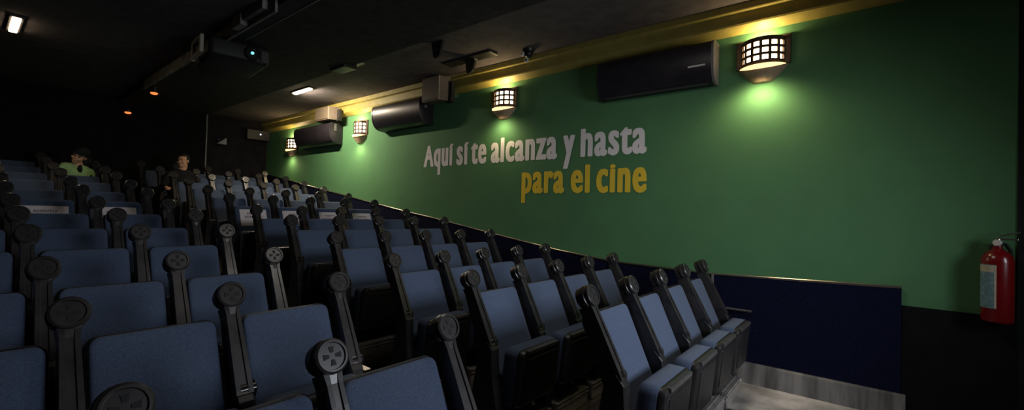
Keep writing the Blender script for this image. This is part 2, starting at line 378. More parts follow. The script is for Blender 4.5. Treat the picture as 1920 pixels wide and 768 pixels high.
# ------------------------------------------------------------------ writing
_fc = None
def text_mesh(s, offset=0.0, extrude=.003, res=6, space=1.0):
    cu = bpy.data.curves.new('t', 'FONT'); cu.body = s; cu.size = 1; cu.offset = offset; cu.extrude = extrude; cu.resolution_u = res; cu.space_character = space
    ob = bpy.data.objects.new('t', cu); COL.objects.link(ob)
    dg = bpy.context.evaluated_depsgraph_get(); dg.update()
    me = bpy.data.meshes.new_from_object(ob.evaluated_get(dg))
    bpy.data.objects.remove(ob); bpy.data.curves.remove(cu)
    return me
def bounds(me):
    xs = [v.co.x for v in me.vertices]; ys = [v.co.y for v in me.vertices]
    return min(xs), max(xs), min(ys), max(ys)
def wall_word(s, parent, ya, yb, zb, zx, zasc, m, bold=.019, refx='x', offset=0):
    """word on the right wall from y=ya (left) to yb, baseline zb, ascender top zasc"""
    me = text_mesh(s, offset, 0, 4, 1.16)
    x0, x1, _, _ = bounds(me)
    ref = text_mesh('l', offset); asc = bounds(ref)[3]; rx = text_mesh('x', offset); xh = bounds(rx)[3]
    base = bounds(ref)[2]
    for v in me.vertices:
        fx = (v.co.x - x0) / (x1 - x0)
        y = ya - bold + (yb - ya + 2 * bold) * fx
        g = v.co.y
        if g <= xh: z = zb + (g - base) / (xh - base) * (zx - zb)
        else: z = zx + (g - xh) / (asc - xh) * (zasc - zx)
        v.co = Vector((-v.co.z - .001, y, z))
    # heavier letters: every outline edge swept with a blunt rectangular nib
    bm = bmesh.new(); bm.from_mesh(me)
    bmesh.ops.remove_doubles(bm, verts=bm.verts[:], dist=.0001)
    for v in bm.verts: v.co.x = -.0012
    hx, hy = bold, bold * .55; c = .35
    nib = [(hx, hy * c), (hx * c, hy), (-hx * c, hy), (-hx, hy * c), (-hx, -hy * c), (-hx * c, -hy), (hx * c, -hy), (hx, -hy * c)]
    V2, F2 = [], []
    for f in bm.faces:
        F2.append(list(range(len(V2), len(V2) + len(f.verts)))); V2 += [Vector((v.co.y, v.co.z)) for v in f.verts]
    for e in bm.edges:
        if not e.is_boundary: continue
        pts = [Vector((w.co.y + n_[0], w.co.z + n_[1])) for w in e.verts for n_ in nib]
        hull = convex_hull_2d(pts)
        F2.append(list(range(len(V2), len(V2) + len(hull)))); V2 += [pts[i] for i in hull]
    bm.free()
    # one flat outline: union of all pieces
    def area2(f): return sum(V2[a].x * V2[b].y - V2[b].x * V2[a].y for a, b in zip(f, f[1:] + f[:1]))
    F2 = [f if area2(f) > 0 else f[::-1] for f in F2 if abs(area2(f)) > 1e-9]
    ov, oe, of, _, _, src = delaunay_2d_cdt(V2, [], F2, 0, 1e-5)
    tris = [tuple(f) for f, g in zip(of, src) if g]
    tris = [t if (ov[t[1]] - ov[t[0]]).cross(ov[t[2]] - ov[t[0]]) < 0 else t[::-1] for t in tris]
    me = bpy.data.meshes.new('word'); me.from_pydata([(-.0012, v.x, v.y) for v in ov], [], tris)
    me.materials.append(m); me.name = 'word'
    o = bpy.data.objects.new('word', me); o.location = Vector((WX - .003, 0, Z0)) - parent.location; link(o, parent)
    return o
t = empty('mural_slogan', (WX - .005, 3.9, Z0 + .73), 'white slogan line on the green wall reading Aquí sí te alcanza y hasta', 'lettering', 'slogan on the green wall')
for s, a, b in (('Aquí', 5.80, 5.094), ('sí', 5.022, 4.761), ('te', 4.71, 4.393), ('alcanza', 4.304, 3.156), ('y', 3.066, 2.891), ('hasta', 2.809, 1.954)):
    wall_word(s, t, a, b, .731, 1.0, 1.062, M['ltext'])
t = empty('mural_slogan', (WX - .005, 2.8, Z0 + .284), 'yellow slogan line on the green wall reading para el cine', 'lettering', 'slogan on the green wall')
for s, a, b in (('para', 3.725, 3.035), ('el', 2.94, 2.666), ('cine', 2.578, 1.944)):
    wall_word(s, t, a, b, .284, .548, .612, M['ytext'])

# paper signs hanging on the seventh row's backrests
def paper_sign(x, y, h, w, hh, s_top, label, lines):
    """origin at seat; s_top = distance below the backrest top"""
    t = empty('paper_sign', (x, y, h), label, 'sign', 'paper signs on the seventh row')
    def at(px, s, t_): return Vector((px, 0, 0)) + P_TOP + U * s + N * t_
    bm = bmesh.new()
    n = 6; rings = []
    for k in range(n + 1):
        px = .28 - w / 2 + w * k / n; bow = -.004 * math.sin(PI * k / n) - .003
        rings.append([at(px, -s_top - hh, bow), at(px, -s_top, bow), at(px, -s_top, bow - .0012), at(px, -s_top - hh, bow - .0012)])
    loft(bm, rings); mesh_obj('sheet', bm, M['paper'], t)
    for txt, s, size in lines:
        me = text_mesh(txt, .012, .0005, 3); x0, x1, y0, y1 = bounds(me); k = size / .7
        for v in me.vertices:
            v.co = at(.28 + (v.co.x - (x0 + x1) / 2) * k, -s_top - s + v.co.y * k, -.0105 - v.co.z)
        me.materials.append(M['ink']); me.name = 'lettering'
        link(bpy.data.objects.new('lettering', me), t)
LN = [('ASIENTO', .075, .030), ('RESERVADO', .125, .030), ('GRACIAS', .185, .018)]
for j, nm in ((0, 'at the aisle of the right block, tallest in view'), (1, 'second seat from aisle, right block'), (2, 'third seat from aisle, right block'), (3, 'wall-end seat, right block')):
    paper_sign(XR[j], YR[6], HR[6], .34, .24, .055 + .01 * j, 'white paper sign on blue backrest, ' + nm, LN[:2])
for j, nm in ((2, 'left block, farther from the aisle'), (3, 'left block, nearest the aisle')):
    paper_sign(XC[j], YC[6], HC[6], .35, .24, .08, 'white paper sign on blue backrest, ' + nm, LN[:2])

# ------------------------------------------------------------------ wall lamps
def sconce():
    t = empty('wall_sconce', (0, 0, 0), 'x', 'lamp', 'wall sconces on the green wall')
    HW, SAG = .185, .125
    Rr = (HW * HW + SAG * SAG) / (2 * SAG); A = math.asin(HW / Rr)
    def arc(f, dr=0):   # f -1..1
        a = A * f; return Vector((-(Rr + dr) * math.cos(a) + (Rr - SAG), (Rr + dr) * math.sin(a), 0))
    bm = bmesh.new(); add_box(bm, (-.018, -.232, 0), (0, .232, .280), .004); mesh_obj('backplate', bm, M['bronze'], t)
    # curved grille: 7 x 3 windows
    bm = bmesh.new(); nseg = 28
    def band(f0, f1, z0, z1, n):
        rings = []
        for k in range(n + 1):
            f = f0 + (f1 - f0) * k / n
            i_, o_ = arc(f, -.006), arc(f, .006)
            rings.append([(i_.x, i_.y, z0), (o_.x, o_.y, z0), (o_.x, o_.y, z1), (i_.x, i_.y, z1)])
        loft(bm, rings)
    for z0, z1 in ((.0, .042), (.086, .110), (.154, .178), (.222, .262)): band(-1, 1, z0, z1, nseg)
    NC = 6; fs = [-.97 + 1.94 * k / NC for k in range(NC + 1)]
    for k, f in enumerate(fs):
        hwid = .075 if k in (0, NC) else .052
        band(max(-1, f - hwid), min(1, f + hwid), .0, .262, 3)
    mesh_obj('grille', bm, M['bronze'], t)
    bm = bmesh.new()
    vr = [[bm.verts.new((arc(-.97 + 1.94 * k / 20, -.012).x, arc(-.97 + 1.94 * k / 20, -.012).y, z)) for k in range(21)] for z in (.01, .24)]
    for k in range(20): bm.faces.new((vr[0][k], vr[0][k + 1], vr[1][k + 1], vr[1][k]))
    mesh_obj('glass', bm, M['glow'], t, smooth=True)
    # half bowl narrowing to a blunt point at the wall
    bm = bmesh.new()
    def half(k, z, d):
        return [Vector((min(arc(-1 + 2 * q / 16).x * k - d * 0 - .012 * k, -.002), arc(-1 + 2 * q / 16).y * k, z)) for q in range(17)] + [Vector((0, .19 * k, z)), Vector((0, -.19 * k, z))]
    loft(bm, [half(1.08, -.004, 0), half(1.10, -.016, 0), half(.90, -.06, 0), half(.62, -.115, 0), half(.46, -.146, 0), half(.40, -.152, 0)])
    mesh_obj('bowl', bm, M['plaster'], t, smooth=True, angle=.6)
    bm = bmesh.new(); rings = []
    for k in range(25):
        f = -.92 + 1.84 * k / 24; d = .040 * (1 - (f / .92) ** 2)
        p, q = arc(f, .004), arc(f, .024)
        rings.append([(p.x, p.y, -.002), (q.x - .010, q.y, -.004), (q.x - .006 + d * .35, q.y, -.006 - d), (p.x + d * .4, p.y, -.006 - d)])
    loft(bm, rings); mesh_obj('painted_rim_glow', bm, M['rimglow'], t, smooth=True)  # glowing band paints lamp light onto the top of the bowl
    return t
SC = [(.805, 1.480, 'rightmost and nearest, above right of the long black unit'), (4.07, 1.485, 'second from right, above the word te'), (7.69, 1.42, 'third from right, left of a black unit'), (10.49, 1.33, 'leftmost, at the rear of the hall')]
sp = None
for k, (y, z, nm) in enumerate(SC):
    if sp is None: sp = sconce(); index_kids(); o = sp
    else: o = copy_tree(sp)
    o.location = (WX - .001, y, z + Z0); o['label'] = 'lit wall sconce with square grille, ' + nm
    L = bpy.data.lights.new('lamp_light', 'POINT'); L.energy = 9; L.color = (1, .74, .36); L.shadow_soft_size = .03
    lo = bpy.data.objects.new('lamp_light', L); lo.location = (WX - .075, y, z + Z0 + .235); link(lo)
    L = bpy.data.lights.new('lamp_downlight', 'SPOT'); L.energy = 17 if k == 0 else 9; L.color = (1, .80, .44); L.shadow_soft_size = .09; L.spot_size = math.radians(165); L.spot_blend = .8
    lo = bpy.data.objects.new('lamp_downlight', L); lo.location = (WX - .17, y, z + Z0 - .19); lo.rotation_euler = Vector((.45, 0, -1)).to_track_quat('-Z', 'Y').to_euler(); link(lo)

# ------------------------------------------------------------------ long black wall units
def wall_unit(y0, y1, z0, label, logo, grille, dep=1.0):
    t = empty('air_unit', (WX, (y0 + y1) / 2, z0 + Z0), label, 'air unit', 'long black units on the green wall')
    hl = (y1 - y0) / 2
    pf = [(.0, .43), (-.20, .43), (-.245, .42), (-.275, .395), (-.292, .35), (-.296, .28), (-.288, .20), (-.268, .13), (-.235, .07), (-.19, .03), (-.13, .008), (-.03, 0), (0, 0)]
    pf = [(p[0] * dep, p[1]) for p in pf]
    bm = bmesh.new(); prism(bm, pf, -hl + .03, hl - .03, axis='y'); mesh_obj('casing', bm, M['ac'], t, smooth=True, angle=.5)
    for s in (-1, 1):
        bm = bmesh.new()
        sc2 = lambda k: [(p[0] * k - .0, .215 + (p[1] - .215) * k) for p in pf]
        rings = [[(p[0], s * (hl - .03), p[1]) for p in sc2(1.012)], [(p[0], s * (hl - .006), p[1]) for p in sc2(1.012)], [(p[0], s * hl, p[1]) for p in sc2(.96)]]
        loft(bm, rings); mesh_obj('end_cap', bm, M['acgrey'] if (grille and s == -1) else M['ac'], t, smooth=True, angle=.5)
    bm = bmesh.new()
    a, b = (-.205 * dep, .052), (-.125 * dep, .012)
    loft(bm, [[(a[0] - .004, y, a[1] - .004), (b[0] - .004, y, b[1] - .008), (b[0], y, b[1]), (a[0], y, a[1])] for y in (-hl + .08, hl - .08)])
    mesh_obj('outlet_flap', bm, M['rim'], t)
    bm = bmesh.new()
    if logo: add_box(bm, (-.293 * dep, -hl + .085, .175), (-.283 * dep + .006, -hl + .255, .192), .002)
    else: add_box(bm, (-.19, -hl - .004, .26), (-.14, -hl + .004, .40), .003)
    mesh_obj('name_strip', bm, M['white'] if logo else M['acgrey'], t)
    return t
wall_unit(1.205, 2.50, 1.365, 'long black curved air unit with white strip, nearest, above right end of slogan', True, True, .66)
wall_unit(5.60, 6.92, 1.405, 'long black curved air unit between the second and third sconce from right', False, False)
wall_unit(8.35, 9.85, 1.29, 'long black curved air unit at the rear, beside the leftmost sconce', False, False)

# ------------------------------------------------------------------ surround speakers under the cornice
def speaker(y0, y1, z0, z1, xf, yaw, label):
    t = empty('surround_speaker', (WX - .155, (y0 + y1) / 2, Z0 + (z0 + z1) / 2), label, 'speaker', 'speakers below the cornice')
    h = (z1 - z0) / 2; w = (y1 - y0) / 2; D = WX - .155 - xf
    bm = bmesh.new()
    lo = [(-.02, w), (-.02, -w), (-D, -w * .72), (-D, w * .9)]
    loft(bm, [[(p[0], p[1], -h) for p in lo], [(p[0] , p[1], h) for p in lo]]); mesh_obj('cabinet', bm, M['beige'], t)
    bm = bmesh.new(); loft(bm, [[(-D - .012, w * .86, -h + .02), (-D - .012, -w * .68, -h + .02), (-D - .012, -w * .68, h - .02), (-D - .012, w * .86, h - .02)], [(-D, w * .88, -h + .012), (-D, -w * .70, -h + .012), (-D, -w * .70, h - .012), (-D, w * .88, h - .012)]]); mesh_obj('front_grille', bm, M['beige'], t)
    bm = bmesh.new(); loft(bm, [[(-D + .012, -w * .735, -h), (-D - .002, -w * .725, -h), (-D - .002, -w * .725, h), (-D + .012, -w * .735, h)], [(-D + .03, -w * .76, -h), (-D + .03, -w * .75, -h), (-D + .03, -w * .75, h), (-D + .03, -w * .76, h)]]); mesh_obj('edge_trim', bm, M['beigelite'], t)
    bm = bmesh.new(); add_box(bm, (-.05, -w - .06, -h - .02), (.02, -w * .6, h * .6), .006); add_cyl(bm, (-.06, -w - .03, -h + .03), (-.01, -w - .03, -h + .03), .03, n=14); mesh_obj('bracket', bm, M['rubber'], t)
speaker(5.02, 5.50, 1.69, 2.06, 4.50, 0, 'beige box speaker below the cornice, upper left of the slogan')
speaker(8.22, 8.85, 1.75, 2.0, 4.50, 0, 'beige box speaker under the cornice above the rear black unit')

# ------------------------------------------------------------------ ceiling fittings
def ceiling_lamp(x, y, z, L, label):
    t = empty('ceiling_lamp', (x, y, z), label, 'lamp', 'lit ceiling lamps')
    bm = bmesh.new(); add_box(bm, (-.06, -L / 2 - .04, -.022), (.06, L / 2 + .04, .01), .006); mesh_obj('housing', bm, M['rim'], t)
    bm = bmesh.new(); add_box(bm, (-.036, -L / 2, -.042), (.036, L / 2, -.02), .01); mesh_obj('diffuser', bm, M['tube'], t)
    l = bpy.data.lights.new('ceiling_light', 'AREA'); l.shape = 'RECTANGLE'; l.size = .07; l.size_y = L; l.energy = 8; l.color = (1, .83, .62)
    o = bpy.data.objects.new('ceiling_light', l); o.location = (x, y, z - .05); link(o)
    return o
cl = ceiling_lamp(3.79, 7.92, CEIL, .60, 'bright bar lamp on the ceiling, near the middle of the hall')
cl.data.energy = 78; cl.rotation_euler = (0, -.6, 0)
c2 = ceiling_lamp(.35, 7.88, CEIL - .02, .62, 'bright bar lamp on the ceiling, far left corner of the picture')
c2.data.energy = 4
# unlit plate lamp on the beam edge
t = empty('ceiling_plate', (3.50, 5.87, CEIL), 'unlit lamp with pale plate on the ceiling, nearer than the lit bar', 'lamp')
bm = bmesh.new(); add_box(bm, (-.22, -.20, -.13), (-.02, .2, .0), .02); mesh_obj('housing', bm, M['plastic'], t)
bm = bmesh.new(); add_box(bm, (-.02, -.27, -.05), (.05, .27, -.03), .006); mesh_obj('plate', bm, M['beigelite'], t)
# hanging fins
def fin(x, y, label, panel):
    t = empty('ceiling_hanger', (x, y, CEIL), label, 'ceiling fitting', 'dark hangers on the ceiling')
    bm = bmesh.new()
    loft(bm, [[(-.02, -.10, 0), (.02, -.10, 0), (.02, .10, 0), (-.02, .10, 0)], [(-.015, -.05, -.17), (.015, -.05, -.17), (.015, .07, -.17), (-.015, .07, -.17)], [(-.012, .0, -.20), (.012, .0, -.20), (.012, .05, -.20), (-.012, .05, -.20)]])
    mesh_obj('bracket', bm, M['plastic'], t)
    bm = bmesh.new()
    pts = [Vector((0, .03 + .05 * math.sin(a), -.20 + .05 - .05 * math.cos(a))) for a in [PI * q / 8 for q in range(9)]]
    for a, b in zip(pts, pts[1:]): add_cyl(bm, a, b, .007, n=8)
    mesh_obj('hook', bm, M['rubber'], t)
    if panel:
        bm = bmesh.new(); add_box(bm, (-.11, -.42, -.025), (.07, .46, .0), .004); mesh_obj('panel', bm, M['plastic'], t)
        bm = bmesh.new(); add_box(bm, (-.10, -.44, -.03), (.06, -.42, -.02)); add_box(bm, (-.03, -.10, -.04), (.03, -.08, -.02)); mesh_obj('panel_edge', bm, M['beigelite'], t)
fin(3.66, 4.18, 'small dark hanger on the ceiling, left of the flat panel', False)
fin(4.33, 4.26, 'dark flat panel with hanger on the ceiling near the cornice', True)
bm = bmesh.new(); add_cyl(bm, (3.40, 4.55, CEIL - .008), (3.62, 4.24, CEIL - .008), .006, n=8)
tag(mesh_obj('cable', bm, M['rubber']), 'thin dark cable on the ceiling leading to the small hanger', 'cable')
bm = bmesh.new(); add_cyl(bm, (3.78, 4.42, CEIL - .008), (4.24, 4.24, CEIL - .008), .006, n=8)
tag(mesh_obj('cable', bm, M['rubber']), 'thin dark cable on the ceiling leading to the flat panel', 'cable')
# security camera and round sensor by the cornice
t = empty('security_camera', (4.52, 3.42, CEIL), 'small dome security camera with pale ball on the ceiling above slogan', 'camera')
bm = bmesh.new(); add_cyl(bm, (0, 0, -.03), (0, 0, 0), .07, .08, 20); mesh_obj('base', bm, M['plastic'], t, smooth=True, angle=.6)
bm = bmesh.new(); add_sphere(bm, (0, 0, -.05), .055); mesh_obj('dome', bm, M['plastic'], t, smooth=True)
bm = bmesh.new(); add_sphere(bm, (-.03, .06, -.05), .032); mesh_obj('ball', bm, M['white'], t, smooth=True)
t = empty('round_sensor', (WX - .155, 3.58, Z0 + 2.045), 'white round sensor on the cornice ledge below the dome camera', 'sensor')
bm = bmesh.new(); add_rev(bm, (.0, 0, 0), (-1, -.3, 0), [(0, .034), (.012, .034), (.016, .028)], 20); mesh_obj('body', bm, M['white'], t, smooth=True, angle=.6)
bm = bmesh.new(); add_rev(bm, (-.016, -.005, 0), (-1, -.3, 0), [(0, .014), (.006, .012)], 14); mesh_obj('lens', bm, M['plastic'], t, smooth=True, angle=.6)

# projector hung below the beam
t = empty('projector', (2.16, 6.35, Z0 + 1.88), 'black video projector hanging below the ceiling beam with a glinting lens', 'projector', rz=math.radians(-6))
bm = bmesh.new(); add_box(bm, (-.36, -.45, -.13), (.28, .42, .10), .05, seg=4); mesh_obj('body', bm, M['rubber'], t, smooth=True, angle=.6)
bm = bmesh.new(); add_rev(bm, (.08, -.40, -.02), (0, -1, -.05), [(0, .09), (.07, .09), (.085, .08), (.085, .065), (.06, .06)], 24); l = mesh_obj('lens_barrel', bm, M['joint'], t, smooth=True, angle=.5)
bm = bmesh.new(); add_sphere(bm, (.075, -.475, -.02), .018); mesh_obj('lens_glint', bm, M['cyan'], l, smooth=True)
bm = bmesh.new(); add_box(bm, (.17, -.47, -.10), (.26, -.45, .04), .01); mesh_obj('vent', bm, M['rim'], t)
bm = bmesh.new()
add_box(bm, (-.44, -.36, -.09), (-.40, -.30, .10), .008); add_box(bm, (-.44, .10, -.12), (-.40, .16, .08), .008)
add_box(bm, (-.44, -.36, -.11), (-.40, .16, -.07), .008); add_box(bm, (-.44, -.20, .08), (-.40, .16, .12), .008)
add_box(bm, (-.42, -.06, .08), (-.36, .0, .12), .006)
mesh_obj('mounting_cradle', bm, M['beigelite'], t)
bm = bmesh.new(); add_cyl(bm, (0, 0, .08), (0, 0, .14), .035, n=16); mesh_obj('pole', bm, M['plastic'], t)
bm = bmesh.new()
add_box(bm, (1.84, 4.75, CEIL - .115), (1.90, 5.25, CEIL - .02), .01); add_box(bm, (1.82, 5.25, CEIL - .16), (1.90, 5.50, CEIL - .03), .01)
tag(mesh_obj('cable_tray', bm, M['beamside']), 'grey cable tray along the beam edge in front of the projector', 'cable tray')
for loc, nm in (((2.05, 9.62, Z0 + 1.895), 'right one, nearer the projector'), ((2.065, YB - .35, Z0 + 1.80), 'left one, lower by the rear wall')):
    t = empty('signal_lamp', loc, 'small glowing orange lamp, ' + nm, 'lamp', 'orange lamps at the rear')
    bm = bmesh.new(); add_cyl(bm, (0, 0, 0), (0, 0, CEIL - .1 - loc[2] if loc[1] < 10 else .06), .05, n=16); mesh_obj('housing', bm, M['plastic'], t, smooth=True, angle=.6)
    bm = bmesh.new(); add_sphere(bm, (0, 0, -.004), .045, (1.2, 1.2, .55)); mesh_obj('lens', bm, M['red'], t, smooth=True)
# rear wall bits
t = empty('rear_speaker', (3.78, YB, Z0 + 1.52), 'small dark wedge speaker on the rear wall above the back rows', 'speaker')
bm = bmesh.new(); loft(bm, [[(-.11, -.02, -.10), (.13, -.02, -.12), (.13, -.02, .14), (.06, -.02, .08)], [(-.08, -.16, -.10), (.10, -.2, -.11), (.10, -.2, .05), (.04, -.16, .03)]]); mesh_obj('cabinet', bm, M['rim'], t)
bm = bmesh.new(); add_box(bm, (-.03, -.05, -.03), (.05, .0, .03)); mesh_obj('bracket', bm, M['plastic'], t)
t = empty('junction_box', (4.55, YB, Z0 + 1.76), 'grey box with a small white lamp on rear wall under the cornice', 'box')
bm = bmesh.new(); add_box(bm, (-.24, -.22, -.14), (.28, 0, .10), .01); mesh_obj('casing', bm, M['rim'], t)
bm = bmesh.new(); add_sphere(bm, (.06, -.225, 0), .018); mesh_obj('lamp_dot', bm, M['dot'], t, smooth=True)

# step lights and a painted glint on one step edge
for k, (x, y, z) in enumerate(((2.19, 9.40, .93), (2.19, 8.70, .80), (2.19, 7.72, .64), (1.47, 7.20, .55), (1.47, 6.35, .45))):
    t = empty('step_light', (x, y, z), ['tiny white step light on the aisle riser, farthest back', 'tiny white step light on the aisle riser, second from back', 'tiny white step light on the aisle riser, third from back', 'tiny white step light on the aisle riser, fourth from back', 'tiny white step light on the aisle riser, nearest'][k], 'step light', 'step lights in the aisle')
    bm = bmesh.new(); add_box(bm, (-.03, -.03, -.03), (.03, .03, .05), .004); mesh_obj('housing', bm, M['plastic'], t)
    bm = bmesh.new(); add_sphere(bm, (-.02, -.03, .02), .013); mesh_obj('lens', bm, M['dot'], t, smooth=True)
t = empty('step_edge_glint', (2.285, 3.52, HR[2]), 'short pale painted glint on the step edge at the aisle end of the fourth row', 'painted glint')
bm = bmesh.new(); add_box(bm, (-.035, -.13, 0), (.035, .11, .125), .006); mesh_obj('base', bm, M['nosing'], t)
bm = bmesh.new(); add_box(bm, (-.026, -.12, .125), (.026, .10, .132), .002); mesh_obj('lens', bm, M['strip'], t)  # glowing top paints light reflecting off the step edge

# ------------------------------------------------------------------ fire extinguisher
t = empty('fire_extinguisher', (4.755, -.748, Z0 - .70), 'red fire extinguisher hanging on the dark end of the green wall', 'fire extinguisher')
bm = bmesh.new(); add_rev(bm, (0, 0, 0), (0, 0, 1), [(0, .070), (.012, .082), (.03, .085), (.44, .085), (.475, .080), (.505, .062), (.525, .036), (.535, .026), (.555, .026)], 32); mesh_obj('cylinder', bm, M['red_paint'], t, smooth=True, angle=.6)
bm = bmesh.new(); add_rev(bm, (0, 0, .553), (0, 0, 1), [(0, .022), (.02, .024), (.03, .018), (.055, .018)], 18); v = mesh_obj('valve', bm, M['chrome'], t, smooth=True, angle=.6)
bm = bmesh.new(); add_cyl(bm, (-.018, .0, .58), (-.042, .012, .58), .022, n=16); mesh_obj('gauge', bm, M['white'], v, smooth=True, angle=.6)
bm = bmesh.new(); add_box(bm, (-.012, -.10, .60), (.012, .02, .612), .003); loft(bm, [[(-.01, -.01, .62), (.01, -.01, .62), (.01, -.01, .632), (-.01, -.01, .632)], [(-.01, -.11, .655), (.01, -.11, .655), (.01, -.11, .665), (-.01, -.11, .665)]]); mesh_obj('lever', bm, M['chrome'], t)
bm = bmesh.new()
hp = [(.02, -.01, .575), (.05, -.05, .565), (.062, -.075, .52), (.062, -.078, .42), (.06, -.075, .25), (.06, -.072, .12)]
for a, b in zip(hp, hp[1:]): add_cyl(bm, a, b, .011, n=10)
add_cyl(bm, hp[-1], (.06, -.07, .04), .012, .02, 12); mesh_obj('hose', bm, M['rubber'], t, smooth=True, angle=.8)
def label_patch(name, a0, a1, z0, z1, m, r):
    bm = bmesh.new(); n = 10
    loft(bm, [[(rr * math.cos(a), rr * math.sin(a), z) for rr, z in ((r, z0), (r, z1), (r - .003, z1), (r - .003, z0))] for a in [math.radians(a0 + (a1 - a0) * k / n) for k in range(n + 1)]])
    return mesh_obj(name, bm, m, t)
label_patch('instruction_label', 88, 168, .105, .42, M['lab_blue'], .0862)
label_patch('label_heading', 88, 168, .365, .415, M['lab_cream'], .0870)
label_patch('label_border', 160, 168, .11, .415, M['lab_cream'], .0872)
bm = bmesh.new(); add_box(bm, (.06, -.03, .42), (.09, .03, .56), .004); mesh_obj('wall_bracket', bm, M['plastic'], t)

# ------------------------------------------------------------------ people
def skin_mesh(chains, levels=1, voxel=None, extra=None):
    """chains: list of [(co, radius)...]; each chain its own skinned tube, all fused into one surface by a voxel remesh"""
    bm_all = bmesh.new()
    for ch in chains:
        n = 14
        pts = [Vector(c) for c, r in ch]; rad = [r if isinstance(r, tuple) else (r, r) for c, r in ch]
        # smooth resample
        P, R = [], []
        for i in range(len(pts) - 1):
            p0 = pts[max(i - 1, 0)]; p1 = pts[i]; p2 = pts[i + 1]; p3 = pts[min(i + 2, len(pts) - 1)]
            for q in range(4):
                s = q / 4
                P.append(.5 * ((2 * p1) + (p2 - p0) * s + (2 * p0 - 5 * p1 + 4 * p2 - p3) * s * s + (3 * p1 - p0 - 3 * p2 + p3) * s ** 3))
                k = s * s * (3 - 2 * s); R.append((rad[i][0] * (1 - k) + rad[i + 1][0] * k, rad[i][1] * (1 - k) + rad[i + 1][1] * k))
        P.append(pts[-1]); R.append(rad[-1])
        rings = []; u = None
        for i, p in enumerate(P):
            w = (P[min(i + 1, len(P) - 1)] - P[max(i - 1, 0)]).normalized()
            ref = Vector((1, 0, 0)) if abs(w.x) < .9 else Vector((0, 1, 0))
            u = (ref - w * ref.dot(w)).normalized(); v = w.cross(u)
            rings.append([p + u * (R[i][0] * math.cos(2 * PI * k / n)) + v * (R[i][1] * math.sin(2 * PI * k / n)) for k in range(n)])
        # round caps
        w0 = (P[0] - P[1]).normalized(); w1 = (P[-1] - P[-2]).normalized()
        def capr(ring, c, w, r): return [[c + (x - c) * k + w * (r * d) for x in ring] for k, d in ((.8, .5), (.4, .85))]
        rings = capr(rings[0], P[0], w0, min(R[0]))[::-1] + rings + capr(rings[-1], P[-1], w1, min(R[-1]))
        b = bmesh.new(); loft(b, rings); bmesh.ops.recalc_face_normals(b, faces=b.faces[:])
        tmp = bpy.data.meshes.new('tmp'); b.to_mesh(tmp); b.free(); bm_all.from_mesh(tmp); bpy.data.meshes.remove(tmp)
    if extra: extra(bm_all)
    me = bpy.data.meshes.new('fused'); bm_all.to_mesh(me); bm_all.free()
    if voxel:
        o = bpy.data.objects.new('fused', me); COL.objects.link(o)
        md = o.modifiers.new('r', 'REMESH'); md.mode = 'VOXEL'; md.voxel_size = voxel
        sm = o.modifiers.new('s', 'SMOOTH'); sm.iterations = 3; sm.factor = .5
        dg = bpy.context.evaluated_depsgraph_get(); dg.update()
        me2 = bpy.data.meshes.new_from_object(o.evaluated_get(dg))
        bpy.data.objects.remove(o); bpy.data.meshes.remove(me); me = me2
    me.shade_smooth()
    return me
